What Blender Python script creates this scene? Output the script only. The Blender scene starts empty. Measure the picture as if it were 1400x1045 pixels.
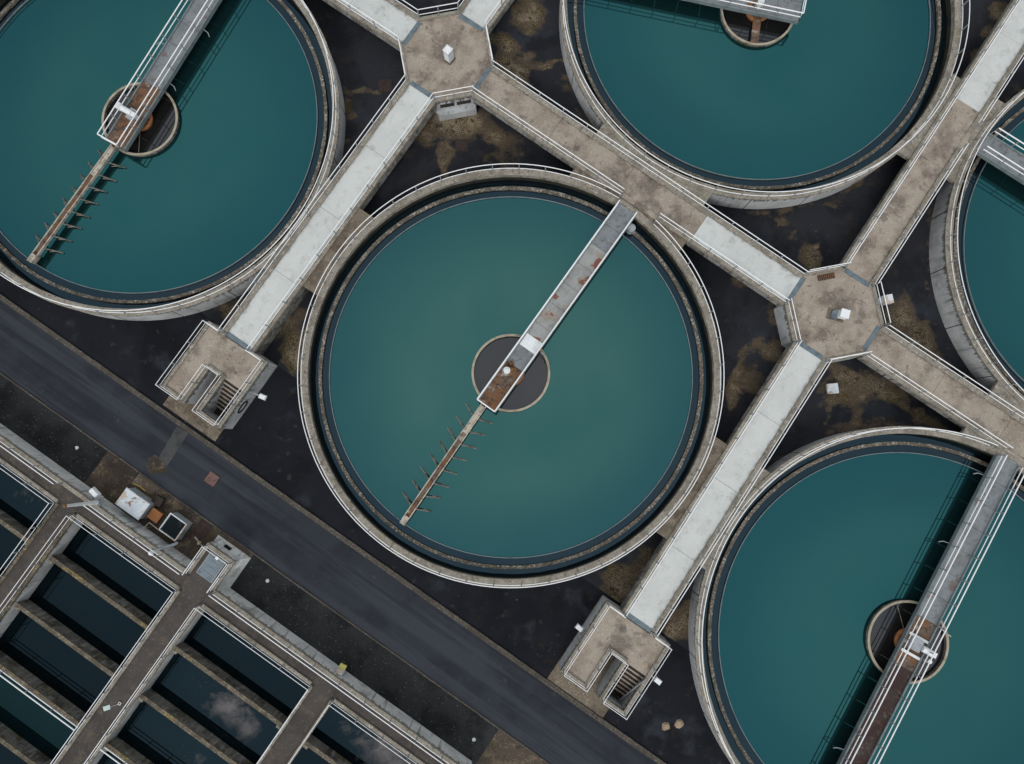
import bpy, math, random
import numpy as np
random.seed(7); RNG = np.random.default_rng(3)
sc = bpy.context.scene
COL = sc.collection
R = math.radians

# ---------------------------------------------------------------- camera
CAM_Z = 60.4
TILT = math.atan(98 / 1030)
cd = bpy.data.cameras.new('camera'); cam = bpy.data.objects.new('camera', cd); COL.objects.link(cam)
cam.location = (0, 0, CAM_Z); cam.rotation_euler = (TILT, 0, 0)
cd.sensor_width = 36; cd.lens = 36 * 1030 / 1400; cd.clip_end = 2000; cd.clip_start = 1
sc.camera = cam

# ---------------------------------------------------------------- sky and sun (overcast)
world = bpy.data.worlds.new('World'); sc.world = world; world.use_nodes = True
nt = world.node_tree; N = nt.nodes; K = nt.links
bg = N['Background']
SUN_EL, SUN_AZ = R(42), R(200)          # azimuth clockwise from +y
sky = N.new('ShaderNodeTexSky'); sky.sky_type = 'NISHITA'; sky.sun_disc = False
sky.sun_elevation = SUN_EL; sky.sun_rotation = SUN_AZ; sky.dust_density = 5
hs = N.new('ShaderNodeHueSaturation'); hs.inputs['Saturation'].default_value = .3; K.new(sky.outputs[0], hs.inputs['Color'])
tc = N.new('ShaderNodeTexCoord'); sx = N.new('ShaderNodeSeparateXYZ'); K.new(tc.outputs['Generated'], sx.inputs[0])
mr = N.new('ShaderNodeMapRange'); K.new(sx.outputs['Z'], mr.inputs[0])      # even cloud cover, brighter overhead
mr.inputs[1].default_value = 0; mr.inputs[2].default_value = 1; mr.inputs[3].default_value = .36; mr.inputs[4].default_value = 1
cm = N.new('ShaderNodeVectorMath'); cm.operation = 'SCALE'; cm.inputs[0].default_value = (9.6, 10.0, 10.3); K.new(mr.outputs[0], cm.inputs['Scale'])
mx = N.new('ShaderNodeMix'); mx.data_type = 'RGBA'; mx.inputs[0].default_value = .85
K.new(hs.outputs[0], mx.inputs[6]); K.new(cm.outputs[0], mx.inputs[7]); K.new(mx.outputs[2], bg.inputs[0])
bg.inputs[1].default_value = .1
sl = bpy.data.lights.new('sun', 'SUN'); sl.energy = 1.1; sl.angle = R(18); sl.color = (1, .97, .93)
sun = bpy.data.objects.new('sun', sl); COL.objects.link(sun)
sun.rotation_euler = (math.pi / 2 - SUN_EL, 0, math.pi - SUN_AZ)
sun.location = (0, 0, 90)
sc.view_settings.view_transform = 'Standard'; sc.view_settings.look = 'None'
sc.view_settings.exposure = .12; sc.view_settings.gamma = 1; sc.view_settings.use_curve_mapping = False
sc.cycles.max_bounces = 6

# ---------------------------------------------------------------- the works' own grid (u along the walkways, v across)
ANG = R(-34.4); CX, CY = -.09, 6.3
def W(u, v):
    return (CX + u * math.cos(ANG) - v * math.sin(ANG), CY + u * math.sin(ANG) + v * math.cos(ANG))

# ---------------------------------------------------------------- materials
MATS = {}
def mat(name, col, rough=.85, layers=(), bump=0, bscale=30, metallic=0, edge=None, spec=.3, drip=None):
    m = bpy.data.materials.new(name); m.use_nodes = True; MATS[name] = m
    t = m.node_tree; n = t.nodes; k = t.links
    b = n['Principled BSDF']; b.inputs['Roughness'].default_value = rough; b.inputs['Metallic'].default_value = metallic
    b.inputs['Specular IOR Level'].default_value = spec
    geo = n.new('ShaderNodeNewGeometry')
    cur = None
    def noise(scale, detail, sc3=(1, 1, 1), off=0, rg=.6):
        mp = n.new('ShaderNodeMapping'); mp.inputs['Scale'].default_value = sc3[:3]
        if len(sc3) > 3:                                 # streaks that follow the works' own grid
            mp.vector_type = 'TEXTURE'; mp.inputs['Rotation'].default_value = (0, 0, R(-34.4)); mp.inputs['Scale'].default_value = [1 / q for q in sc3[:3]]
        mp.inputs['Location'].default_value = (off, off * 1.7, off * .6)
        k.new(geo.outputs['Position'], mp.inputs[0])
        nz = n.new('ShaderNodeTexNoise'); nz.inputs['Scale'].default_value = scale; nz.inputs['Detail'].default_value = detail; nz.inputs['Roughness'].default_value = rg
        k.new(mp.outputs[0], nz.inputs['Vector']); return nz.outputs[0]
    def rng(src, lo, hi, a=0, z=1):
        q = n.new('ShaderNodeMapRange'); q.interpolation_type = 'SMOOTHSTEP'
        k.new(src, q.inputs[0]); q.inputs[1].default_value = lo; q.inputs[2].default_value = hi
        q.inputs[3].default_value = a; q.inputs[4].default_value = z; return q.outputs[0]
    def mixc(fac, c2):
        nonlocal cur
        q = n.new('ShaderNodeMix'); q.data_type = 'RGBA'; k.new(fac, q.inputs[0])
        if cur is None: q.inputs[6].default_value = (*col, 1)
        else: k.new(cur, q.inputs[6])
        q.inputs[7].default_value = (*c2, 1); cur = q.outputs[2]
    for i, L in enumerate(layers):
        # (scale, detail, lo, hi, colour, amount[, stretch[, attribute]])
        scale, det, lo, hi, c2, amt = L[:6]
        st = L[6] if len(L) > 6 and L[6] else (1, 1, 1)
        f = noise(scale, det, st, 3.1 * i + len(name))
        if len(L) > 7:                                   # where an attribute says dirt lies, ragged by the noise
            at = n.new('ShaderNodeAttribute'); at.attribute_name = L[7]
            ad = n.new('ShaderNodeMath'); ad.operation = 'MULTIPLY_ADD'; ad.inputs[1].default_value = L[8] if len(L) > 8 else 1.6
            k.new(f, ad.inputs[0]); k.new(at.outputs['Fac'], ad.inputs[2]); f = ad.outputs[0]
        mixc(rng(f, lo, hi, 0, amt), c2)
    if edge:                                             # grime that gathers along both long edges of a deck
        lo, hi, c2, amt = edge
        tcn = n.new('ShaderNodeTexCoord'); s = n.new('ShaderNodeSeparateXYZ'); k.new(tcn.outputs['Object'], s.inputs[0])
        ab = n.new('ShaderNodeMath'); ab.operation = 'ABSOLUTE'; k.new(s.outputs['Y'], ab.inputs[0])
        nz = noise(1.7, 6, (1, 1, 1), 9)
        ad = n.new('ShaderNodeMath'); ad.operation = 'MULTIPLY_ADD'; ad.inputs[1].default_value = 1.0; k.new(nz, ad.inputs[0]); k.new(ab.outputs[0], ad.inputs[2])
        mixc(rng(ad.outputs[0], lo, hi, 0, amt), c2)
    if drip:                                             # run-off stains that start at the top edge of a wall
        zt, ln, c2, amt = drip
        s = n.new('ShaderNodeSeparateXYZ'); k.new(geo.outputs['Position'], s.inputs[0])
        q = n.new('ShaderNodeMath'); q.operation = 'MULTIPLY_ADD'; q.inputs[1].default_value = 1 / ln; q.inputs[2].default_value = -zt / ln; k.new(s.outputs['Z'], q.inputs[0])
        ad = n.new('ShaderNodeMath'); ad.operation = 'MULTIPLY_ADD'; ad.inputs[1].default_value = 2.6; k.new(noise(3.4, 9, (1.5, 1.5, .07), 5, .7), ad.inputs[0]); k.new(q.outputs[0], ad.inputs[2])
        mixc(rng(ad.outputs[0], .78, 1.05, 0, amt), c2)
    if cur is None: b.inputs['Base Color'].default_value = (*col, 1)
    else: k.new(cur, b.inputs['Base Color'])
    if bump:
        bp = n.new('ShaderNodeBump'); bp.inputs['Strength'].default_value = bump; bp.inputs['Distance'].default_value = .03
        k.new(noise(bscale, 5), bp.inputs['Height']); k.new(bp.outputs[0], b.inputs['Normal'])
    return m

def water_mat(name, body, tint, blot=None, film=None, edge=None):
    m = bpy.data.materials.new(name); m.use_nodes = True; MATS[name] = m
    t = m.node_tree; n = t.nodes; k = t.links; n.remove(n['Principled BSDF'])
    geo = n.new('ShaderNodeNewGeometry')
    d = n.new('ShaderNodeBsdfDiffuse'); g = n.new('ShaderNodeBsdfGlossy'); a = n.new('ShaderNodeAddShader')
    d.inputs[0].default_value = (*body, 1); g.inputs['Roughness'].default_value = .03
    g.inputs[0].default_value = (*tint, 1)
    nz = n.new('ShaderNodeTexNoise'); nz.inputs['Scale'].default_value = .11; nz.inputs['Detail'].default_value = 4; k.new(geo.outputs['Position'], nz.inputs[0])
    if blot:
        q = n.new('ShaderNodeMapRange'); q.inputs[1].default_value = .3; q.inputs[2].default_value = .7; k.new(nz.outputs[0], q.inputs[0])
        mc = n.new('ShaderNodeMix'); mc.data_type = 'RGBA'; k.new(q.outputs[0], mc.inputs[0]); mc.inputs[6].default_value = (*tint, 1); mc.inputs[7].default_value = (*blot, 1)
        k.new(mc.outputs[2], g.inputs[0])
    if edge:                                            # tint turns darker and bluer towards the weir
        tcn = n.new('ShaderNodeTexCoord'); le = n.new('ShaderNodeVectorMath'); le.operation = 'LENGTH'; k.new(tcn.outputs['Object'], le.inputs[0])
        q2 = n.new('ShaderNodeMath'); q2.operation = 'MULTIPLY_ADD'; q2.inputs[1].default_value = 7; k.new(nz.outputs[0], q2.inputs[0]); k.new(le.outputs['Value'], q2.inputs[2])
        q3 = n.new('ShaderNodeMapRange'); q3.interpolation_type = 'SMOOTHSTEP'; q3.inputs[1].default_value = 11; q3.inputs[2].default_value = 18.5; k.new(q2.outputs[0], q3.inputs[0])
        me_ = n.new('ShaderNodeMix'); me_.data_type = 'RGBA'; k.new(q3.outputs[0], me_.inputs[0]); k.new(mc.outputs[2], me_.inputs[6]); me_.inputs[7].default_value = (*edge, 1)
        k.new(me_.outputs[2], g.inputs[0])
    nb = n.new('ShaderNodeTexNoise'); nb.inputs['Scale'].default_value = .8; nb.inputs['Detail'].default_value = 2; k.new(geo.outputs['Position'], nb.inputs[0])
    bp = n.new('ShaderNodeBump'); bp.inputs['Strength'].default_value = .06; bp.inputs['Distance'].default_value = .02; k.new(nb.outputs[0], bp.inputs['Height']); k.new(bp.outputs[0], g.inputs['Normal'])
    k.new(d.outputs[0], a.inputs[0]); k.new(g.outputs[0], a.inputs[1])
    out = a.outputs[0]
    if film:                                            # floating scum: (noise scale, lo, hi, colour, attribute)
        at = n.new('ShaderNodeAttribute'); at.attribute_name = 'scum'
        n2 = n.new('ShaderNodeTexNoise'); n2.inputs['Scale'].default_value = film[0]; n2.inputs['Detail'].default_value = 9; n2.inputs['Roughness'].default_value = .68; n2.inputs['Distortion'].default_value = .4
        k.new(geo.outputs['Position'], n2.inputs[0])
        ad = n.new('ShaderNodeMath'); ad.operation = 'ADD'; k.new(n2.outputs[0], ad.inputs[0]); k.new(at.outputs['Fac'], ad.inputs[1])
        q = n.new('ShaderNodeMapRange'); q.inputs[1].default_value = film[1]; q.inputs[2].default_value = film[2]; q.inputs[4].default_value = .9; k.new(ad.outputs[0], q.inputs[0])
        fd = n.new('ShaderNodeBsdfPrincipled'); fd.inputs['Base Color'].default_value = (*film[3], 1); fd.inputs['Roughness'].default_value = .6
        ms = n.new('ShaderNodeMixShader'); k.new(q.outputs[0], ms.inputs[0]); k.new(out, ms.inputs[1]); k.new(fd.outputs[0], ms.inputs[2]); out = ms.outputs[0]
    k.new(out, n['Material Output'].inputs['Surface'])
    return m

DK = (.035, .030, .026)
TAN = [(.55, 5, .38, .56, (.50, .435, .36), .9), (.42, 6, .50, .66, (.15, .122, .10), .85), (1.1, 9, .56, .68, (.13, .108, .09), .6), (5, 8, .53, .64, (.56, .51, .45), .4), (9, 7, .32, .45, (.12, .10, .085), .45), (2.6, 8, .63, .67, (.07, .058, .05), .6), (.6, 8, .60, .66, (.08, .07, .065), .55)]
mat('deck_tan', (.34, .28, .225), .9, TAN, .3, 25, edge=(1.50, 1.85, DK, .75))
mat('deck_open', (.36, .295, .235), .9, TAN, .3, 25)
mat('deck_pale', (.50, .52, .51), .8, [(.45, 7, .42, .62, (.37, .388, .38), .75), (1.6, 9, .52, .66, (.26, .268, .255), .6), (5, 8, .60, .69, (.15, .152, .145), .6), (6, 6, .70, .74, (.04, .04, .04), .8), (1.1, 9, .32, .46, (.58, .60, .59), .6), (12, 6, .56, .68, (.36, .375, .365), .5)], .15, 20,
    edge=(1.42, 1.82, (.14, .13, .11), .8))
mat('deck_rough', (.125, .105, .095), .9, [(.5, 7, .45, .62, (.070, .060, .057), .9), (1.4, 9, .54, .66, (.24, .19, .125), .7), (5, 8, .58, .68, (.32, .28, .23), .5), (11, 6, .3, .45, (.04, .036, .033), .7)], .3, 25)
mat('kerb_stone_mat', (.40, .37, .315), .95, [(.6, 7, .44, .62, (.22, .195, .155), .8), (2.4, 8, .50, .64, (.52, .485, .42), .7), (3.2, 9, .56, .64, (.10, .085, .068), .75), (9, 7, .36, .48, (.13, .115, .095), .6), (.7, 8, .60, .68, (.27, .235, .13), .4)], .5, 18)
mat('road_kerb', (.15, .13, .108), .95, [(.6, 7, .44, .62, (.085, .072, .058), .8), (2.4, 8, .52, .64, (.22, .195, .165), .7), (9, 7, .36, .48, (.04, .035, .03), .7)], .5, 18)
mat('well_rim', (.36, .32, .25), .9, [(1.2, 8, .45, .62, (.22, .185, .13), .8), (4, 8, .56, .66, (.48, .44, .36), .5)], .2, 18)
mat('wall_conc', (.47, .485, .49), .9, [(.8, 7, .4, .62, (.34, .355, .365), .8), (2.2, 8, .54, .68, (.14, .14, .14), .6, (1.6, 1.6, .12)), (.35, 6, .52, .68, (.16, .16, .155), .5), (6, 8, .56, .68, (.47, .475, .47), .4)], .2, 20, drip=(2.35, .9, (.055, .054, .05), .8))
mat('wall_pale', (.66, .68, .675), .9, [(.8, 8, .42, .60, (.48, .50, .50), .7), (1.8, 9, .54, .64, (.20, .20, .195), .7, (1.6, 1.6, .1)), (6, 8, .56, .68, (.72, .72, .71), .4), (.5, 8, .58, .68, (.30, .29, .26), .6)], .2, 20, drip=(2.1, .8, (.10, .098, .09), .7))
mat('beam_conc', (.27, .265, .25), .9, [(.8, 8, .42, .60, (.12, .115, .10), .85), (2.4, 8, .50, .62, (.05, .048, .042), .8, (1.5, 1.5, .3)), (5, 8, .56, .68, (.42, .41, .38), .5)], .3, 20)
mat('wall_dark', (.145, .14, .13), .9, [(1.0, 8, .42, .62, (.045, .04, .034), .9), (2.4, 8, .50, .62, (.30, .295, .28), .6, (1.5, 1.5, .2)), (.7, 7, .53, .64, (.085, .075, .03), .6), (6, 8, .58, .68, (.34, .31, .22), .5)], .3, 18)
mat('wall_top', (.22, .19, .145), .95, [(.6, 7, .42, .60, (.10, .085, .06), .85), (2.2, 9, .50, .62, (.34, .30, .215), .75), (.5, 8, .56, .64, (.38, .28, .09), .6), (8, 7, .38, .50, (.06, .05, .038), .7), (3.2, 9, .58, .64, (.05, .042, .03), .7)], .5, 18)
mat('weir_conc', (.31, .28, .235), .95, [(1.2, 8, .42, .58, (.13, .112, .085), .85), (3.0, 9, .52, .62, (.50, .46, .39), .8), (7, 8, .40, .50, (.06, .05, .04), .8)], .5, 20)
mat('inner_wall', (.27, .25, .215), .85, [(1.3, 8, .42, .60, (.12, .108, .09), .85, (1, 1, .4)), (4, 8, .52, .66, (.40, .37, .30), .6)], .3, 20)
mat('algae', (.030, .028, .020), .7, [(1.5, 8, .45, .62, (.014, .014, .011), .8), (4, 8, .58, .68, (.08, .07, .045), .6)], .3, 20)
mat('girder_grey', (.19, .225, .235), .6, [(1.5, 7, .45, .64, (.13, .16, .17), .8), (5, 8, .58, .70, (.09, .075, .065), .6)], metallic=.1, spec=.2)
mat('asphalt', (.031, .036, .044), .9, [(.25, 7, .45, .62, (.022, .0255, .032), .9), (1.2, 8, .54, .74, (.040, .045, .053), .4), (22, 5, .62, .70, (.09, .09, .09), .4), (1.3, 9, .66, .70, (.085, .078, .065), .4), (.9, 6, .46, .62, (.046, .052, .062), .7, (.05, 1, 1, 1)), (1.4, 6, .52, .66, (.020, .023, .029), .7, (.04, 1, 1, 1)), (3, 9, .62, .70, (.018, .02, .025), .4)], .3, 60, spec=.08)
mat('apron', (.0125, .014, .0185), .85, [(.22, 7, .45, .62, (.0075, .0085, .0115), .9), (.35, 8, .56, .70, (.030, .034, .042), .75), (1.3, 9, .62, .68, (.05, .05, .052), .4), (.8, 9, .60, .68, (.024, .02, .017), .6), (20, 5, .68, .74, (.07, .07, .07), .3)], .3, 60, spec=.10)
mat('ground_mat', (.022, .0235, .029), .8, [(.30, 7, .45, .62, (.013, .014, .018), .9), (.5, 9, .56, .70, (.040, .032, .028), .5), (.25, 6, .55, .66, (.028, .033, .042), .8), (4, 9, .64, .70, (.085, .075, .062), .45),
    (1.3, 10, .80, 1.08, (.080, .060, .040), .9, None, 'silt', 1.0), (.7, 9, 2.15, 2.5, (.052, .040, .014), .75, None, 'silt', 3.0), (1.2, 10, 2.25, 2.8, (.17, .132, .088), .75, None, 'silt', 3.0), (11, 8, 2.2, 2.7, (.30, .245, .175), .6, None, 'silt', 3.0), (1.6, 10, 2.55, 2.75, (.024, .019, .014), .8, None, 'silt', 3.0)], .5, 12, spec=.12)
mat('tarmac_chips', (.023, .0245, .026), .9, [(.4, 7, .45, .62, (.010, .011, .012), .9), (18, 4, .54, .66, (.07, .07, .07), .55), (30, 4, .64, .70, (.22, .22, .215), .5), (.35, 6, .53, .64, (.036, .037, .039), .6)], .8, 40, spec=.1)
mat('pad_conc', (.165, .125, .092), .92, [(.35, 8, .42, .58, (.05, .039, .031), .9), (1.0, 9, .52, .62, (.33, .25, .165), .7), (.5, 8, .53, .62, (.062, .052, .016), .75), (5, 8, .58, .68, (.36, .30, .22), .5), (9, 8, .34, .45, (.025, .02, .016), .7)], .4, 20)
mat('pad_light', (.31, .255, .19), .92, [(.5, 8, .45, .60, (.16, .12, .085), .9), (2, 9, .52, .64, (.42, .35, .27), .6), (1.0, 8, .55, .64, (.07, .058, .042), .7), (9, 8, .34, .45, (.06, .05, .04), .6)], .3, 20)
mat('patch_conc', (.062, .064, .067), .9, [(.8, 8, .45, .62, (.04, .042, .045), .9), (6, 8, .56, .68, (.13, .125, .12), .5)], .2, 30, spec=.1)
mat('rail_paint', (.82, .83, .84), .45, [(5, 6, .62, .72, (.5, .48, .45), .5)], spec=.5)
mat('post_steel', (.30, .32, .34), .5, [(6, 6, .58, .70, (.12, .10, .085), .6)], metallic=.2)
mat('galv', (.33, .36, .385), .55, [(1.5, 7, .45, .64, (.23, .25, .27), .8), (5, 8, .58, .70, (.14, .115, .10), .6)], metallic=.15, spec=.4)
mat('plate', (.205, .225, .24), .65, [(.9, 8, .45, .62, (.15, .165, .175), .8), (3.5, 9, .54, .66, (.085, .078, .07), .55), (8, 8, .58, .68, (.34, .345, .345), .5), (1.0, 9, .60, .65, (.15, .06, .03), .5)], .2, 30, metallic=.1,
    edge=(1.26, 1.6, (.06, .055, .05), .65))
mat('plate_spots', (.30, .31, .305), .65, [(.9, 8, .45, .62, (.22, .225, .22), .8), (.62, 9, .54, .60, (.26, .19, .125), .5), (.62, 9, .575, .605, (.19, .055, .024), .9), (5, 8, .56, .68, (.12, .10, .085), .55), (8, 8, .58, .68, (.44, .44, .42), .4)], .2, 30)
mat('plate_rusty', (.13, .095, .075), .85, [(.9, 8, .42, .56, (.17, .078, .034), .85), (1.8, 9, .50, .60, (.05, .037, .032), .8), (1.3, 9, .60, .66, (.38, .35, .31), .7), (6, 8, .56, .66, (.22, .17, .13), .5)], .5, 20)
mat('plate_red', (.105, .065, .057), .75, [(.5, 8, .45, .60, (.075, .020, .016), .9), (1.8, 9, .52, .64, (.20, .17, .155), .7), (5, 8, .34, .45, (.025, .018, .016), .8)], .3, 20)
mat('rust', (.19, .095, .042), .9, [(1.6, 9, .45, .60, (.31, .17, .06), .8), (3, 9, .50, .62, (.055, .03, .02), .85)], .5, 20)
mat('orange_rust', (.36, .15, .06), .85, [(2.0, 8, .45, .62, (.26, .10, .04), .8), (7, 8, .56, .68, (.46, .27, .15), .4)], .2, 30)
mat('dark_red', (.040, .024, .024), .85, [(2, 8, .45, .62, (.024, .014, .013), .8), (7, 8, .58, .68, (.09, .06, .05), .5)], .3, 40)
mat('cover_red', (.15, .085, .08), .85, [(2, 8, .45, .62, (.10, .06, .055), .8), (8, 8, .56, .66, (.24, .17, .15), .5)], .3, 40)
mat('white_metal', (.72, .75, .77), .5, [(1.5, 8, .50, .68, (.52, .55, .57), .6), (4, 8, .60, .68, (.3, .27, .22), .5)], spec=.5)
mat('cabinet_top', (.56, .61, .65), .55, [(1.2, 8, .45, .62, (.44, .49, .54), .7), (.8, 9, .535, .57, (.42, .29, .18), .7), (.8, 9, .565, .60, (.20, .09, .03), .85), (4, 8, .60, .68, (.15, .16, .17), .5)], spec=.4)
mat('cabinet_side', (.30, .34, .36), .6, [(1.5, 8, .46, .62, (.18, .20, .215), .8), (5, 8, .6, .7, (.12, .07, .04), .6)])
mat('glass_dark', (.007, .011, .013), .3, [(2.2, 8, .52, .66, (.022, .027, .03), .7)], spec=.04)
mat('panel_blue', (.15, .19, .215), .5, [(1.4, 8, .45, .62, (.085, .11, .13), .85), (6, 8, .58, .68, (.3, .32, .33), .4)], spec=.4)
mat('joint_cover', (.135, .175, .20), .6, [(2, 8, .45, .62, (.085, .115, .135), .8), (7, 8, .56, .66, (.24, .26, .26), .5)], metallic=.1)
mat('beige_metal', (.42, .39, .33), .7, [(1.4, 9, .48, .62, (.2, .18, .15), .8), (3, 9, .54, .62, (.16, .06, .035), .6)], .2, 25)
mat('blade_metal', (.19, .175, .155), .7, [(3, 9, .45, .60, (.08, .065, .05), .85)])
mat('black', (.006, .006, .006), .9)
mat('hole_brown', (.038, .030, .026), .9, [(2, 8, .45, .62, (.018, .015, .014), .8)])
mat('yellow', (.50, .45, .13), .6, [(5, 8, .52, .66, (.35, .32, .16), .7)])
mat('pale_green', (.48, .58, .55), .5, [(4, 8, .54, .66, (.3, .34, .32), .6)])
mat('pale_stone', (.36, .275, .19), .95, [(4, 8, .45, .62, (.21, .155, .105), .8)], .5, 30)
mat('pebble', (.22, .22, .21), .9)
mat('litter', (.20, .165, .125), .9, [(.8, 5, .45, .6, (.10, .075, .05), .8)])
mat('scum_fleck', (.07, .066, .055), .9)
mat('yellow_pipe', (.42, .27, .08), .6)
mat('mud', (.03, .022, .018), .85, [(1.5, 8, .5, .66, (.055, .04, .028), .8)])  # mud between the bays; also painted shade on stairwell steps and floor
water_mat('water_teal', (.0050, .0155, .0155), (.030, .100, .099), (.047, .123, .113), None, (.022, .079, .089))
water_mat('water_teal_dim', (.0038, .0140, .0150), (.018, .086, .093), (.027, .100, .102), None, (.015, .071, .083))  # dimmer copy of the teal: brightness fall-off away from the centre, put into colour
water_mat('water_channel', (.003, .006, .008), (.018, .033, .045), (.024, .039, .050))
water_mat('water_well', (.010, .010, .010), (.040, .048, .058), (.068, .064, .064))
water_mat('water_basin', (.0015, .0035, .0045), (.0080, .0145, .0195), (.0095, .0170, .022))
water_mat('water_basin_teal', (.002, .007, .008), (.0075, .022, .024), (.0085, .020, .024))
water_mat('water_scum', (.0015, .004, .0055), (.010, .018, .024), (.013, .023, .029), (1.1, .86, 1.28, (.12, .105, .105)))

# ---------------------------------------------------------------- mesh helpers
class MB:
    def __init__(s): s.v = []; s.f = []
    def box(s, x0, x1, y0, y1, z0, z1):
        b = len(s.v)
        s.v += [(x, y, z) for z in (z0, z1) for y in (y0, y1) for x in (x0, x1)]
        s.f += [tuple(b + i for i in q) for q in ((0, 2, 3, 1), (4, 5, 7, 6), (0, 1, 5, 4), (2, 6, 7, 3), (0, 4, 6, 2), (1, 3, 7, 5))]
        return s
    def prism(s, poly, z0, z1):
        b = len(s.v); n = len(poly)
        s.v += [(x, y, z0) for x, y in poly] + [(x, y, z1) for x, y in poly]
        s.f.append(tuple(b + i for i in range(n - 1, -1, -1))); s.f.append(tuple(b + n + i for i in range(n)))
        s.f += [(b + i, b + (i + 1) % n, b + n + (i + 1) % n, b + n + i) for i in range(n)]
        return s
    def frustum(s, p0, z0, p1, z1):
        b = len(s.v); n = len(p0)
        s.v += [(x, y, z0) for x, y in p0] + [(x, y, z1) for x, y in p1]
        s.f.append(tuple(b + i for i in range(n - 1, -1, -1))); s.f.append(tuple(b + n + i for i in range(n)))
        s.f += [(b + i, b + (i + 1) % n, b + n + (i + 1) % n, b + n + i) for i in range(n)]
        return s
    def sheet(s, poly, z):
        b = len(s.v); s.v += [(x, y, z) for x, y in poly]; s.f.append(tuple(range(b, b + len(poly)))); return s
    def ring(s, r0, r1, z0, z1, n=160, a0=0, a1=2 * math.pi, c=(0, 0), jit=0):
        b = len(s.v); full = abs(a1 - a0 - 2 * math.pi) < 1e-6; m = n if full else n + 1
        for i in range(m):
            a = a0 + (a1 - a0) * i / n; co, si = math.cos(a), math.sin(a)
            j0 = random.uniform(-jit, jit); j1 = random.uniform(-jit, jit)
            for r, z in ((r0 + j0, z0), (r1 + j1, z0), (r1 + j1, z1), (r0 + j0, z1)): s.v.append((c[0] + r * co, c[1] + r * si, z))
        for i in range(n):
            p = b + 4 * i; q = b + 4 * ((i + 1) % m)
            for e in range(4): s.f.append((p + e, p + (e + 1) % 4, q + (e + 1) % 4, q + e))
        if not full:
            s.f.append((b, b + 3, b + 2, b + 1)); e = b + 4 * n; s.f.append((e, e + 1, e + 2, e + 3))
        return s
    def disc(s, r, z, n=160, c=(0, 0)):
        return s.sheet([(c[0] + r * math.cos(2 * math.pi * i / n), c[1] + r * math.sin(2 * math.pi * i / n)) for i in range(n)], z)
    def cyl(s, c, r, z0, z1, n=16, r2=None):
        r2 = r if r2 is None else r2
        p = lambda q: [(c[0] + q * math.cos(2 * math.pi * i / n), c[1] + q * math.sin(2 * math.pi * i / n)) for i in range(n)]
        return s.frustum(p(r), z0, p(r2), z1)
    def tube(s, pts, r, k=6, closed=False, r_end=None):
        b = len(s.v); n = len(pts); P = [np.array(p, float) for p in pts]
        for i in range(n):
            a = P[(i - 1) % n] if (closed or i > 0) else P[i]; c = P[(i + 1) % n] if (closed or i < n - 1) else P[i]
            d1 = P[i] - a; d2 = c - P[i]
            d = (d1 / (np.linalg.norm(d1) or 1)) + (d2 / (np.linalg.norm(d2) or 1)); d /= (np.linalg.norm(d) or 1)
            up = np.array((0, 0, 1.)) if abs(d[2]) < .9 else np.array((1., 0, 0))
            x = np.cross(d, up); x /= np.linalg.norm(x); y = np.cross(x, d)
            rr = r if r_end is None else r + (r_end - r) * i / (n - 1)
            for j in range(k):
                t = 2 * math.pi * j / k; s.v.append(tuple(P[i] + rr * (x * math.cos(t) + y * math.sin(t))))
        for i in range(n if closed else n - 1):
            p = b + i * k; q = b + ((i + 1) % n) * k
            for j in range(k): s.f.append((p + j, p + (j + 1) % k, q + (j + 1) % k, q + j))
        if not closed:
            s.f.append(tuple(b + j for j in range(k - 1, -1, -1))); s.f.append(tuple(b + (n - 1) * k + j for j in range(k)))
        return s
    def mesh(s, name, m):
        me = bpy.data.meshes.new(name); me.from_pydata(s.v, [], s.f); me.update()
        if m: me.materials.append(MATS[m])
        return me

def obj(name, mb, m=None, parent=None, loc=(0, 0, 0), rz=0):
    me = mb if isinstance(mb, bpy.types.Mesh) else mb.mesh(name, m)
    o = bpy.data.objects.new(name, me); COL.objects.link(o)
    o.location = loc; o.rotation_euler = (0, 0, rz)
    if parent: o.parent = parent
    return o
def tag(o, label, cat, group=None):
    o['label'] = label; o['category'] = cat
    if group: o['group'] = group
    return o
def thing(name, label, cat, u, v, z=0, rot=0, group=None):
    o = bpy.data.objects.new(name, None); COL.objects.link(o); o.empty_display_size = .3
    o.location = (*W(u, v), z); o.rotation_euler = (0, 0, ANG + rot)
    return tag(o, label, cat, group)
def single(name, label, cat, mb, m, u, v, z=0, rot=0, group=None):
    return tag(obj(name, mb, m, None, (*W(u, v), z), ANG + rot), label, cat, group)
def structure(name, mb, m, z=0):
    o = obj(name, mb, m, None, (*W(0, 0), z), ANG); o['kind'] = 'structure'; return o

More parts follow.
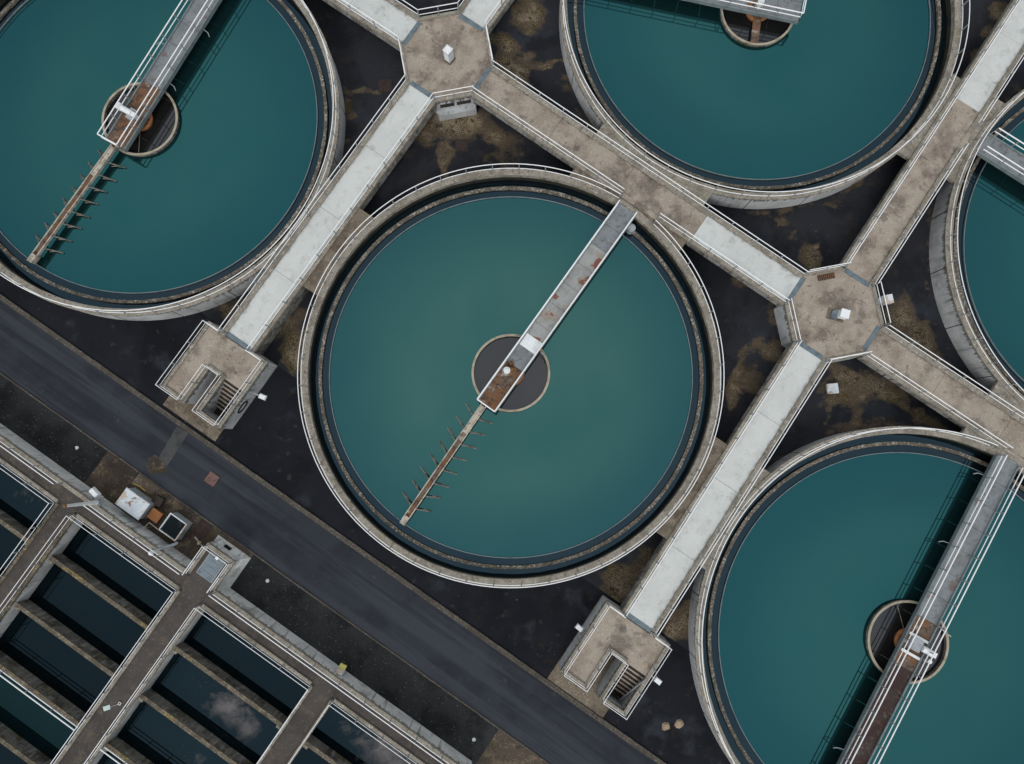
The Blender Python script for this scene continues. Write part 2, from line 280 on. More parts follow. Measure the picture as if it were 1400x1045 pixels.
POSTS = {}
def post_mesh(h, r):
    key = (round(h, 2), r)
    if key not in POSTS: POSTS[key] = MB().cyl((0, 0), r, 0, h, 6).mesh('post', 'post_steel')
    return POSTS[key]
def railing(parent, pts, z0, h=1.1, spacing=2.2, r=.036, closed=False, post_r=.045, posts_at=None, mid=.5):
    """two white rails on grey posts, along pts (in the parent's own x, y)"""
    o = obj('handrail', MB().tube([(x, y, z0 + h) for x, y in pts], r, 6, closed), 'rail_paint', parent)
    obj('mid_rail', MB().tube([(x, y, z0 + h * mid) for x, y in pts], r * .8, 6, closed), 'rail_paint', o)
    q = list(pts) + ([pts[0]] if closed else [])
    if posts_at is None:
        posts_at = []
        if len(pts) > 12:                                # a curve: even spacing along the arc
            d = [0]
            for a, b in zip(q[:-1], q[1:]): d.append(d[-1] + math.dist(a, b))
            n = max(1, round(d[-1] / spacing)); step = d[-1] / n; i = 0
            for j in range(n + (0 if closed else 1)):
                t = min(j * step, d[-1] - 1e-6)
                while d[i + 1] < t: i += 1
                f = (t - d[i]) / (d[i + 1] - d[i]); posts_at.append((q[i][0] + f * (q[i + 1][0] - q[i][0]), q[i][1] + f * (q[i + 1][1] - q[i][1])))
        else:
            for a, b in zip(q[:-1], q[1:]):
                L = math.dist(a, b); n = max(1, round(L / spacing))
                posts_at += [(a[0] + (b[0] - a[0]) * i / n, a[1] + (b[1] - a[1]) * i / n) for i in range(n)]
            if not closed: posts_at.append(q[-1])
    pm = post_mesh(h, post_r)
    for x, y in posts_at: obj('post', pm, None, o, (x, y, z0))
    return o
BLOBS=[(-16.0,14.9,1.76,1),(-17.0,13.2,1.29,0.9),(-14.2,15.6,1.52,1),(-12.0,15.3,1.05,0.8),(-16.3,22.8,1.05,0.9),(-14.5,21.6,1.17,1),(-16.7,26.1,1.4,0.9),(-14.3,23.4,0.82,0.6),(-29.5,16.1,0.94,0.5),(-23.1,10.0,0.41,0.7),(-22.1,8.1,0.35,0.5),(-23.8,13.2,0.7,0.35),(-16.9,-7.4,1.4,1),(-15.7,-8.3,1.05,1),(-16.9,-5.6,0.82,0.8),(-17.2,10.2,0.82,0.5),(-17.5,12.3,0.94,0.6),(-10.4,15.3,1.17,0.5),(-13.6,9.3,0.7,0.3),(16.1,13.4,1.17,0.8),(17.1,10.5,1.29,0.6),(10.7,17.6,0.94,0.7),(18.5,6.5,1.05,0.5),(14.8,16.2,0.94,0.7),(18.7,3.8,0.7,0.4),(8.3,18.3,0.82,0.4),(14.6,21.8,0.94,0.8),(12.4,22.4,0.59,0.5),(14.8,22.8,0.29,1),(10.7,22.9,0.59,0.5),(23.7,21.5,1.52,0.9),(26.0,21.1,1.29,1),(21.8,28.3,0.7,0.8),(23.6,22.9,0.82,0.5),(27.9,20.0,1.17,0.8),(29.6,18.3,1.17,0.7),(21.0,33.7,0.59,0.4),(22.2,14.7,1.4,0.8),(24.3,15.3,1.76,0.7),(23.6,11.4,0.41,0.6),(25.9,13.1,0.41,0.6),(26.8,16.1,1.17,0.5),(25.0,11.8,0.94,0.5),(32.6,16.8,0.82,0.4),(16.8,48.8,1.05,1),(17.0,46.2,0.82,0.8),(17.4,44.3,0.47,0.6),(16.5,-8.8,1.52,0.9),(17.2,-7.6,1.29,0.8),(15.7,-8.7,0.82,0.8),(17.5,-6.0,1.05,0.7),(21.6,-8.7,1.17,0.9),(21.8,-7.5,0.94,0.9),(21.5,-9.5,0.82,0.9),(19.8,-7.9,0.82,0.7),(-7.0,24.5,0.47,0.3),(-13.3,23.3,0.59,0.5),(15.5,27.0,0.7,0.3),(16.3,29.8,0.94,0.25),(17.3,32.7,0.82,0.3),(-20.7,-7.0,0.94,0.6),(-22.0,-8.7,0.94,0.7),(-20.6,-8.8,0.7,0.8)]

# ================================================================ THE SETTING
DECK = 2.4                                                # level of the walkways and tank rims
xs = np.concatenate(([-400, -120], np.arange(-62, 62, .36), [120, 400]))
ys = np.concatenate(([-400, -120], np.arange(-52, 60, .36), [120, 400]))
gx, gy = np.meshgrid(xs, ys, indexing='ij')
def fractal(seed, base, octaves):
    rg = np.random.default_rng(seed); out = np.zeros_like(gx); amp = 1; tot = 0
    for o in range(octaves):
        cell = base / 2 ** o; px = (gx + 420) / cell; py = (gy + 420) / cell
        n_ = int(840 / cell) + 3 if cell > 3 else 600
        t_ = rg.random((n_, n_)); ix = np.floor(px).astype(int); iy = np.floor(py).astype(int); fx = px - ix; fy = py - iy
        fx = fx * fx * (3 - 2 * fx); fy = fy * fy * (3 - 2 * fy); g_ = lambda p, q: t_[p % n_, q % n_]
        out += amp * ((g_(ix, iy) * (1 - fx) + g_(ix + 1, iy) * fx) * (1 - fy) + (g_(ix, iy + 1) * (1 - fx) + g_(ix + 1, iy + 1) * fx) * fy)
        tot += amp; amp *= .6
    return out / tot
ox, oy = gx, gy
wx = gx + 3.4 * (fractal(1, 3.2, 4) - .5); wy = gy + 3.4 * (fractal(2, 3.2, 4) - .5); patch = fractal(5, 2.4, 4)
gx, gy = wx, wy
silt = np.zeros_like(gx)
for bu, bv, br, bs in BLOBS:
    d = np.hypot(gx - bu, gy - bv) / (br * 1.3); silt = np.maximum(silt, bs * np.clip(1.35 - d, 0, 1))
for tu, tv in ((0, 0), (-36.45, .1), (-.2, 36.2), (36.4, .1), (36.3, 36.3)):     # silt washed up against the foot of each tank
    r = np.hypot(gx - tu, gy - tv); th = np.arctan2(gy - tv, gx - tu)
    wob = .5 + .5 * np.sin(th * 7 + tu) * np.sin(th * 3.1 + tv + 1) + .25 * np.sin(th * 19)
    silt = np.maximum(silt, np.where(gy > -9.5, .45, .15) * np.clip(1.15 - np.abs(r - 16.3) / (.25 + .9 * np.clip(wob, 0, 1)), 0, 1))
for x0, y0, x1, y1, wd in ((14.36, 23.6, 15.45, 21.9, .25), (22.4, 13.0, 24.0, 10.9, .28), (25.15, 15, 26.1, 13.1, .25), (-22.7, 13.9, -24.8, 12, .22), (-12, 24.2, -13.4, 22.9, .25), (-14.6, 12.8, -13.2, 8.9, .5), (-19.5, 8.0, -16.8, 14.5, .5), (20.2, 14.8, 25.6, 15.6, .7), (26, 15.4, 31, 15.9, .5), (14.9, 13.5, 16.2, 8.0, .6)):
    dx, dy = x1 - x0, y1 - y0; tt = np.clip(((gx - x0) * dx + (gy - y0) * dy) / (dx * dx + dy * dy), 0, 1)
    silt = np.maximum(silt, .75 * np.clip(1.3 - np.hypot(gx - x0 - tt * dx, gy - y0 - tt * dy) / wd, 0, 1))
silt = np.clip(silt * (.45 + 1.1 * patch), 0, 1); gx, gy = ox, oy
nx, ny = gx.shape
gv = np.stack([gx.ravel(), gy.ravel(), np.zeros(gx.size)], 1)
ii = np.arange(nx * ny).reshape(nx, ny)
gf = np.stack([ii[:-1, :-1].ravel(), ii[1:, :-1].ravel(), ii[1:, 1:].ravel(), ii[:-1, 1:].ravel()], 1)
me = bpy.data.meshes.new('ground'); me.from_pydata(gv.tolist(), [], gf.tolist()); me.materials.append(MATS['ground_mat'])
at = me.attributes.new('silt', 'FLOAT', 'POINT'); at.data.foreach_set('value', silt.ravel().astype('f'))
g = obj('ground', me, None, None, (*W(0, 0), 0), ANG); g['kind'] = 'structure'

# asphalt apron between the tanks and the road, then the road with its kerbs
structure('asphalt_apron', MB().sheet([(-90, -18.1), (90, -18.1), (90, -10), (-90, -10)], .006), 'apron')
road = structure('road', MB().sheet([(-90, -23.05), (90, -23.05), (90, -18.4), (-90, -18.4)], .006), 'asphalt')
ks = MB().box(-.44, .44, -.09, .09, 0, .13).mesh('kerb_stone', 'road_kerb')
ch = MB().box(-.44, .44, -.1, .1, 0, .03).mesh('channel_block', 'road_kerb')
k2 = MB().box(-.44, .44, -.06, .06, 0, .09).mesh('kerb_stone', 'road_kerb')
for i in range(88):
    u = -46 + i * .9
    obj('kerb_stone', ks, None, road, (u, -18.08 + random.uniform(-.012, .012), random.uniform(-.015, .01)), R(random.uniform(-.5, .5)))
    obj('channel_block', ch, None, road, (u + .3, -18.29, random.uniform(-.006, .004)), R(random.uniform(-.4, .4)))
    if u < 24: obj('kerb_stone', k2, None, road, (u, -23.12 + random.uniform(-.012, .012), random.uniform(-.02, .01)), R(random.uniform(-.6, .6)))
obj('repair_strip', MB().sheet([(-19.75, -18.45), (-18.65, -18.42), (-18.45, -22.1), (-19.35, -22.2)], .011), 'patch_conc', road)
pp = []
for i in range(40):
    t_ = 2 * math.pi * i / 40; rr = 1 + .16 * math.sin(3 * t_ + 1) + .1 * math.sin(7 * t_) + random.uniform(-.09, .09)
    pp.append((-19.25 + .85 * rr * math.cos(t_), min(-21.3, -21.95 + .62 * rr * math.sin(t_))))
obj('repair_patch', MB().sheet(pp, .016), 'pad_conc', road)

# tarmac strip with loose chippings along the basin wall
structure('tarmac_strip', MB().sheet([(-60, -26.5), (-23.1, -26.5), (-23.1, -23.17), (-60, -23.17)], .004), 'tarmac_chips')
structure('tarmac_strip', MB().sheet([(-8.7, -26.5), (14.6, -26.5)] + [(14.6 + .45 * math.sin(t * .5), -26.5 + t * .67) for t in range(1, 6)][:4] + [(14.3, -23.17), (-8.7, -23.17)], .004), 'tarmac_chips')
mb = MB()
for _ in range(2600):
    u = random.uniform(-44, 14.4); v = -23.25 - 3.0 * random.random() ** .8
    if -23.3 < u < -8.5: continue
    r = .010 + .035 * random.random() ** 7; z = .004; b = len(mb.v); a = random.random() * 6
    for j in range(4): mb.v.append((u + r * math.cos(a + j * 1.57), v + r * math.sin(a + j * 1.57) * random.uniform(.6, 1), z))
    mb.v.append((u, v, z + r)); mb.f += [(b + j, b + (j + 1) % 4, b + 4) for j in range(4)]
gr = structure('gravel', mb, 'pebble'); gr['kind'] = 'stuff'
mb = MB()                                                 # grit and leaf litter on the ground between the tanks
for _ in range(1500):
    u = random.uniform(-50, 50); v = random.uniform(-17.8, 48)
    r = .012 + .05 * random.random() ** 5; b_ = len(mb.v); a_ = random.random() * 6
    for j in range(5): mb.v.append((u + r * math.cos(a_ + j * 1.257) * random.uniform(.6, 1.2), v + r * math.sin(a_ + j * 1.257) * random.uniform(.5, 1), .008))
    mb.v.append((u, v, .008 + r * .5)); mb.f += [(b_ + j, b_ + (j + 1) % 5, b_ + 5) for j in range(5)]
gr = structure('litter', mb, 'litter'); gr['kind'] = 'stuff'

# brown concrete hardstanding in front of the basins: cast in bays
pav = structure('pavement', MB().sheet([(-23.1, -26.5), (-8.7, -26.5), (-8.7, -23.17), (-23.1, -23.17)], .004), 'mud')
for u0, u1, m in ((-23.08, -20.02, 'pad_conc'), (-19.98, -16.42, 'pad_conc'), (-16.38, -13.02, 'pad_conc'), (-12.98, -8.72, 'pad_conc')):
    obj('concrete_bay', MB().box(u0, u1, -26.28, -23.2, 0, .03 + random.uniform(0, .012)), m, pav)
obj('light_bay', MB().sheet([(-20.0, -24.2), (-18.2, -24.0), (-17.9, -23.22), (-19.95, -23.22)], .05), 'pad_light', pav)
structure('dirt_verge', MB().sheet([(14.75, -40), (40, -40), (40, -23.17), (14.75, -23.17)], .005), 'pad_conc')

# ================================================================ ROUND TANKS
TANKS = {}
def arc(r, a0, a1, n):
    return [(r * math.cos(a0 + (a1 - a0) * i / n), r * math.sin(a0 + (a1 - a0) * i / n)) for i in range(n + 1)]
def tank(key, u, v, label, gap=None, teal='water_teal_dim', struts=(2.4, 5.3)):
    t = thing('settling_tank', label, 'tank', u, v, group='round settling tanks')
    obj('wall', MB().ring(15.9, 16.24, 0, 2.36), 'wall_conc', t)
    iw = obj('inner_wall', MB().ring(15.76, 15.9, 1.86, 2.355), 'inner_wall', t)
    obj('wet_band', MB().ring(15.755, 15.9, .4, 1.858), 'algae', iw)
    obj('coping', MB().ring(15.72, 16.3, 2.36, 2.45, jit=.014), 'kerb_stone_mat', t)
    obj('channel_wall', MB().ring(14.86, 15.12, .4, 1.56, jit=.012), 'weir_conc', t)
    obj('weir_plate', MB().ring(14.25, 14.30, .5, 1.5), 'girder_grey', t)
    w = obj('stilling_well', MB().ring(2.92, 3.04, .3, 1.72, 72), 'wall_dark', t)
    obj('well_lip', MB().ring(2.90, 3.08, 1.72, 1.78, 72), 'well_rim', w)
    wj = MB().box(16.236, 16.25, -.03, .03, .02, 2.35).mesh('wall_joint', 'hole_brown')
    for i in range(22): obj('wall_joint', wj, None, t, (0, 0, 0), i * math.pi / 11 + .1)
    c = obj('centre_column', MB().cyl((0, 0), .93, .3, 1.75, 28), 'rust', t)
    obj('column_collar', MB().ring(.80, 1.05, 1.75, 1.84, 28), 'orange_rust', c)
    for a in struts:
        obj('strut', MB().tube([(1.0 * math.cos(a), 1.0 * math.sin(a), 1.6), (2.90 * math.cos(a), 2.90 * math.sin(a), 1.6)], .03, 6), 'blade_metal', c)
    g0, g1 = gap or (0, 0)
    if gap: railing(t, arc(16.12, R(g1), R(g0 + 360), 150), 2.45, h=1.32, mid=.3, spacing=2.1)
    else: railing(t, arc(16.12, 0, 2 * math.pi, 160)[:-1], 2.45, h=1.32, mid=.3, spacing=2.1, closed=True)
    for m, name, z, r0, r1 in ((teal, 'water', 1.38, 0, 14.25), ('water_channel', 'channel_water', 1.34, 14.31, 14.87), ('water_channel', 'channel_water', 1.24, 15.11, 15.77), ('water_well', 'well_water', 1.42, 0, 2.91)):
        if r0 == 0: q = MB().disc(r1, z)
        else:
            q = MB(); n = 160
            for i in range(n):
                a = 2 * math.pi * i / n; q.v += [(r0 * math.cos(a), r0 * math.sin(a), z), (r1 * math.cos(a), r1 * math.sin(a), z)]
            q.f = [(2 * i, 2 * i + 1, (2 * i + 3) % (2 * n), (2 * i + 2) % (2 * n)) for i in range(n)]
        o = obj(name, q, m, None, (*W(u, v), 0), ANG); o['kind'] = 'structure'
    TANKS[key] = t
    return t
TC = {'mid': (0, 0), 'tl': (-36.45, .1), 'tr': (-.2, 36.2), 'br': (36.4, .1), 'r': (36.3, 36.3)}
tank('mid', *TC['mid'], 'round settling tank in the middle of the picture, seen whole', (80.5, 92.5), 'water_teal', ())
tank('tl', *TC['tl'], 'round settling tank at the upper left beside the pale walkway', (88, 102))
tank('tr', *TC['tr'], 'round settling tank at the top whose bridge is mostly cut off by the frame', (196, 208))
tank('br', *TC['br'], 'round settling tank at the lower right crossed by the long red-brown bridge', (88, 101))
tank('r', *TC['r'], 'round settling tank at the right edge of which only a sliver shows')

# ---------------------------------------------------------------- scraper bridges
def bridge(key, rot, label, x0, x1, plates, arm=None, dy=0, motor=None, zd=2.6, end_rail=True, rail_x1=None, hw=.94):
    u, v = TC[key]
    t = thing('scraper_bridge', label, 'bridge', u, v, rot=rot, group='steel scraper bridges over the round tanks')
    for s in (-1, 1):
        gd = obj('girder', MB().box(x0, x1, min(s * (hw - .12), s * hw) + dy, max(s * (hw - .12), s * hw) + dy, 2.28, zd + .09), 'girder_grey', t)
        railing(t, [(x0 + .03, s * (hw - .06) + dy), (rail_x1 or x1 - .1, s * (hw - .06) + dy)], zd + .09, h=1.08, spacing=1.95, r=.05)
    n = max(1, round((x1 - x0) / 1.95)); L = (x1 - x0) / n
    for i in range(n):
        a = x0 + i * L; m = plates((a + L / 2))
        obj('deck_plate', MB().box(.012, L - .012, -hw + .125, hw - .125, zd - .06, zd + random.uniform(-.004, .006)), m, t, (a, dy, 0))
    for i in range(0, n, 2):
        obj('cross_beam', MB().box(-.05, .05, -hw + .13, hw - .13, 2.3, zd - .07), 'hole_brown', t, (x0 + i * L + .2, dy, 0))
    if end_rail:
        railing(t, [(x0 + .03, -hw + .06 + dy), (x0 + .03, hw - .06 + dy)], zd + .09, h=1.08, spacing=1.84, r=.05)
    obj('rail_wheel_frame', MB().box(x1 - .7, x1 + .1, -.7 + dy, .7 + dy, 2.46, zd - .065) if zd > 2.5 else MB(), 'galv', t)
    if motor: motor(t, dy, zd)
    if arm is not None:
        ax = 0
        a = obj('scum_trough', MB().box(-14.0, x0 + .1, ax - .17, ax + .17, 2.04, 2.10), 'plate_rusty', t, (0, arm[0], 0), R(arm[1]))
        for s in (-1, 1): obj('trough_side', MB().box(-14.0, x0 + .1, ax + s * .21 - .04, ax + s * .21 + .04, 1.96, 2.24), 'beige_metal', a)
        obj('trough_cover', MB().box(-5.9, x0 - .1, ax - .165, ax + .165, 2.105, 2.18), 'beige_metal', a)
        obj('end_box', MB().box(-14.3, -13.6, ax - .22, ax + .22, 1.7, 2.3), 'beige_metal', a)
        for i in range(8):
            x = -4.4 - i * 1.2
            for s in (-1, 1):
                x2 = x + random.uniform(.34, .5); y2 = s * random.uniform(1.25, 1.42)
                q = MB(); w_ = .05
                q.tube([(x, s * .2, 2.0), ((x + x2) / 2, (s * .2 + y2) / 2, 1.74), (x2, y2, 1.46)], .055, 4)
                q.tube([(x2, y2, 1.5), (x2 - .12, y2 * .62, 1.42), (x - .05, s * .35, 1.42)], .045, 4)
                obj('blade', q, 'blade_metal', a)
    return t

def drum_motor(x, y, tall=False):
    def f(t, dy, zd):
        m = obj('drive_motor', MB().cyl((0, 0), .26, 0, .62, 20).cyl((0, 0), .2, .62, .72, 20, .12), 'white_metal', t, (x, y + dy, zd + .12))
        obj('motor_flange', MB().cyl((0, 0), .38, -.1, 0, 20), 'post_steel', m)
        obj('gearbox', MB().box(-.35, .35, -.3, .3, 0, .22).cyl((.6, .1), .2, 0, .2, 12), 'rust', t, (x + .1, y - .05 + dy, zd + .01))
    return f
def side_motor(t, dy, zd):
    m = obj('drive_motor', MB().tube([(0, -.25, .5), (0, .75, .5)], .24, 16).box(-.26, .26, .75, 1.0, .25, .75), 'white_metal', t, (-.15, .15 + dy, zd))
    obj('gearbox', MB().box(-.5, .4, -.45, .1, .0, .5), 'galv', t, (-.15, .1 + dy, zd + .01))
    obj('junction_box', MB().box(-.55, -.2, -.62, -.3, .0, .6), 'white_metal', t, (.2, .2 + dy, zd + .01))
def flat_motor(t, dy, zd):
    m = obj('drive_motor', MB().tube([(0, -.1, .45), (0, -1.0, .45)], .24, 16).box(-.2, .2, -1.15, -1.0, .25, .65), 'white_metal', t, (.05, -.3 + dy, zd))
    obj('gearbox', MB().box(-.45, .45, -.35, .55, 0, .4), 'galv', t, (.05, dy, zd + .01))
    for x in (-.75, .62): obj('clamp_frame', MB().box(-.1, .1, -.75, .75, 0, .16), 'white_metal', t, (x, dy, zd + .01))
    obj('float_switch', MB().cyl((0, 0), .16, -.6, .1, 12), 'white_metal', t, (-.5, -1.9 + dy, zd - .6))
    for y in (-1.45, -1.6): obj('pipe_arm', MB().tube([(2.2, -.95 + dy, 2.3), (1.9, y - .7 + dy, 2.3)], .045, 8), 'beige_metal', t)
PI2 = math.pi / 2
def p_mid(x):
    if x < .3: return 'plate_rusty'
    if 1.0 < x < 3.0: return 'plate'
    if 3.0 < x < 11.3: return 'plate_spots'
    return 'plate'
b1 = bridge('mid', PI2 - R(1.0), 'grey steel bridge with rust spots over the middle tank', -3.3, 15.75, p_mid, (.28, 1.0), -.02, drum_motor(-.15, .28), hw=.87)
obj('white_plate', MB().box(0, 1.05, -.73, .73, 0, .012), 'white_metal', b1, (2.15, -.02, 2.612))
obj('support_roller', MB().cyl((14.9, -1.12), .33, 1.5, 2.25, 18).cyl((14.9, -1.12), .2, 2.25, 2.32, 18), 'galv', b1)
b2 = bridge('tl', PI2 + R(5.2), 'bridge with bluish deck and rusty end over the upper left tank', -3.0, 16.0, lambda x: 'plate_rusty' if x < 3 else 'plate', (.15, -3.8), 0, side_motor)
b3 = bridge('tr', R(201.8), 'bridge end with side motor over the tank at the top', -3.2, 16.0, lambda x: 'plate', None, 0, drum_motor(.2, .3))
obj('paddle', MB().box(-.32, .32, -2.9, -.6, 1.82, 1.9), 'plate_rusty', b3, (0, 0, 0), R(184))
b4 = bridge('br', PI2 + R(4.6), 'long bridge with red-brown far half crossing the lower right tank', -15.6, 15.8, lambda x: 'plate_red' if x < -.9 else ('plate_rusty' if x < 2 else 'plate'), None, 0, flat_motor, end_rail=False)
b5 = bridge('r', math.pi, 'bridge that runs out of the picture over the tank at the right edge', -3.2, 15.7, lambda x: 'plate', None, 0, drum_motor(.2, .3))
for b, lst in ((b1, ((2.6, -1),)), (b2, ((3.6, -1), (8.8, -1), (6.2, 1))), (b3, ((3.0, 1),)), (b4, ((13.9, 1), (-9.3, 1), (8.0, 1)))):
    for x, s in lst:
        obj('hose_bracket', MB().tube([(x, s * .98, 2.4), (x - .1, s * 1.5, 2.5), (x - .3, s * 1.7, 2.35)], .03, 8), 'galv', b)

# ================================================================ WALKWAYS AND JUNCTIONS
def walkway(name_label, a, b, segs, gaps=(), pads=(), zb=.6, piers=(), rails=True, low=0):
    """a, b: ends on the grid; segs: (x0, x1, material); gaps: (side, x0, x1) where kerb and rail are open; pads: (side, x0, x1, depth, tank centre)"""
    L = math.dist(a, b); rot = math.atan2(b[1] - a[1], b[0] - a[0])
    t = thing('walkway', name_label, 'walkway', *a, rot=rot, group='raised concrete walkways')
    obj('channel_beam', MB().box(0, L, -1.46, 1.46, zb, 2.30), 'beam_conc', t)
    if low: obj('lower_wall', MB().box(low, L, -1.3, 1.3, 0, zb), 'beam_conc', t)
    for x0, x1, m in segs:
        n = max(1, round((x1 - x0) / 6)); q = (x1 - x0) / n
        for i in range(n):
            obj('deck_panel', MB().box(x0 + i * q + .012, x0 + (i + 1) * q - .012, -1.125, 1.125, 2.302, DECK + random.uniform(-.003, .003)), m, t)
    for s in (-1, 1):
        cuts = sorted((g[1], g[2]) for g in gaps if g[0] == s)
        x = 0
        for c0, c1 in cuts + [(L, L)]:
            if c0 - x > .3:
                obj('kerb', MB().box(x, c0, min(s * 1.13, s * 1.5), max(s * 1.13, s * 1.5), 2.25, 2.52), 'kerb_stone_mat', t)
                if rails: railing(t, [(x + .02, s * 1.34), (c0 - .02, s * 1.34)], 2.52, h=1.2, mid=.42, spacing=2.3)
            if c1 > c0: obj('threshold', MB().box(c0, c1, min(s * 1.13, s * 1.5), max(s * 1.13, s * 1.5), 2.26, 2.395), 'deck_open', t)
            x = c1
    for s, x0, x1, tk in pads:                            # landing slabs that tie the beam to a tank's rim
        tc = W(*TC[tk]); o = W(*a); c, si = math.cos(-(ANG + rot)), math.sin(-(ANG + rot))
        dx, dy = tc[0] - o[0], tc[1] - o[1]; lx, ly = dx * c - dy * si, dx * si + dy * c
        P = [(x0, s * 1.47), (x1, s * 1.47)]
        for i in range(9):
            x = x1 + (x0 - x1) * i / 8; y = ly - s * math.sqrt(16.27 ** 2 - (x - lx) ** 2)
            P.append((x, y if s * y > 1.5 else s * 1.5))
        if s < 0: P = P[::-1]
        obj('landing_slab', MB().prism(P, 2.0, 2.385), 'kerb_stone_mat' if tk != 'mid' else 'pad_light', t)
    for x in piers:
        obj('pier', MB().box(x - .5, x + .5, -.9, .9, 0, zb), 'wall_dark', t)
    return t
H = 3.62                                                  # half size of a junction
n1 = (-18.73, 18.2); n2 = (18.2, 18.0)
walkway('pale walkway from the upper junction down to the left stair tower', (n1[0], n1[1] - H), (-18.8, -9.95), [(0, 24.5, 'deck_pale')], pads=((1, 14.58 - 4.0, 14.58 + 3.6, 'mid'), (-1, 14.58 - 4.6, 14.58 + 4.2, 'tl')), zb=1.25, piers=(5, 10), low=13)
walkway('pale walkway from the right junction down to the lower stair tower', (n2[0] + .1, n2[1] - H), (18.6, -10.15), [(0, 24.53, 'deck_pale')], pads=((-1, 14.4 - 4.8, 14.4 + 3.8, 'mid'), (1, 14.4 - 4.8, 14.4 + 4.1, 'br')), zb=1.25, piers=(5, 10), low=13)
LW = math.dist((n1[0] + H, n1[1] - .1), (n2[0] - H, n2[1] - .2))
walkway('long walkway joining both junctions, tan then pale', (n1[0] + H, n1[1] - .1), (n2[0] - H, n2[1] - .2), [(0, LW - 8.8, 'deck_tan'), (LW - 8.8, LW, 'deck_pale')],
        gaps=((-1, 14.45, 17.75),), pads=((1, 15.1 - 5.2, 15.1 + 5.1, 'tr'), (-1, 15.1 - 5.0, 15.1 + 5.6, 'mid')), zb=1.5, piers=(5, 25))
walkway('walkway from the right junction to the upper right, tan then pale', (n2[0] - .1, n2[1] + H - .2), (18.0, 52), [(0, 17.0, 'deck_tan'), (17.0, 30.5, 'deck_pale')], pads=((1, 15.0 - 4.4, 15.0 + 3.6, 'tr'), (-1, 15.0 - 4.0, 15.0 + 3.8, 'r')), gaps=((-1, 13.4, 15.6),), zb=1.5, piers=(5,))
walkway('tan walkway from the right junction towards the right edge', (n2[0] + H, n2[1] - .2), (52, 17.7), [(0, 30, 'deck_tan')], gaps=((-1, 12.6, 15.6),), pads=((1, 14.7 - 5, 14.7 + 5, 'r'), (-1, 14.7 - 5.2, 14.7 + 5, 'br')), zb=1.5, piers=(4,))
walkway('pale walkway leaving the upper junction to the top left', (n1[0] - H, n1[1]), (-44, 18.2), [(0, 21.6, 'deck_pale')], zb=1.5, piers=(4,))
walkway('pale walkway leaving the upper junction to the top right', (n1[0], n1[1] + H), (-18.6, 44), [(0, 22, 'deck_pale')], zb=1.5, piers=(4,))

def junction(n, label, openings):
    t = thing('junction_chamber', label, 'platform', *n, group='octagonal junction chambers')
    a, b = H, 1.125
    octo = [(a, -b), (a, b), (b, a), (-b, a), (-a, b), (-a, -b), (-b, -a), (b, -a)]
    k = .38
    def off(p): return (p[0] + math.copysign(k * (.41 if abs(p[0]) < 2 else 0), p[0]), p[1] + math.copysign(k * (.41 if abs(p[1]) < 2 else 0), p[1]))
    wall = [(a, -b - k), (a, b + k), (b + k, a), (-b - k, a), (-a, b + k), (-a, -b - k), (-b - k, -a), (b + k, -a)]
    obj('chamber_wall', MB().prism(wall, 0, 2.30), 'wall_conc', t)
    obj('deck', MB().prism(octo, 2.302, DECK), 'deck_open', t)
    for sx, sy in ((1, 1), (-1, 1), (-1, -1), (1, -1)):
        P = [(sx * a, sy * b), (sx * a, sy * (b + k)), (sx * (b + k), sy * a), (sx * b, sy * a)]
        if sx * sy < 0: P = P[::-1]
        obj('kerb', MB().prism(P, 2.25, 2.52), 'kerb_stone_mat', t)
        railing(t, [(sx * a, sy * 1.34), (sx * 1.34, sy * a)], 2.52, h=1.2, mid=.42, spacing=1.7)
        if (sx, sy) in openings:                          # two dark slots in the wall under the deck
            ang = math.atan2(sy, sx); d = (a + b + k) / math.sqrt(2)
            o = obj('overflow_frame', MB().box(0, .05, -1.45, 1.45, .9, 2.05), 'wall_conc', t, (math.cos(ang) * d, math.sin(ang) * d, 0), ang)
            for y in (-.68, .68): obj('opening', MB().box(.03, .06, y - .58, y + .58, 1.35, 1.9), 'hole_brown', o)
            obj('apron_block', MB().box(0, .5, -1.6, 1.6, 0, .95), 'wall_conc', o)
    for r in range(4):
        obj('joint_cover', MB().box(H - .36, H + .02, -1.12, 1.12, DECK + .002, DECK + .03), 'joint_cover', t, (0, 0, 0), r * PI2)
    return t
junction(n1, 'octagonal concrete junction at the top with the tall white cabinet', {(1, -1)})
junction(n2, 'octagonal concrete junction at the right with the low white cabinet', set())

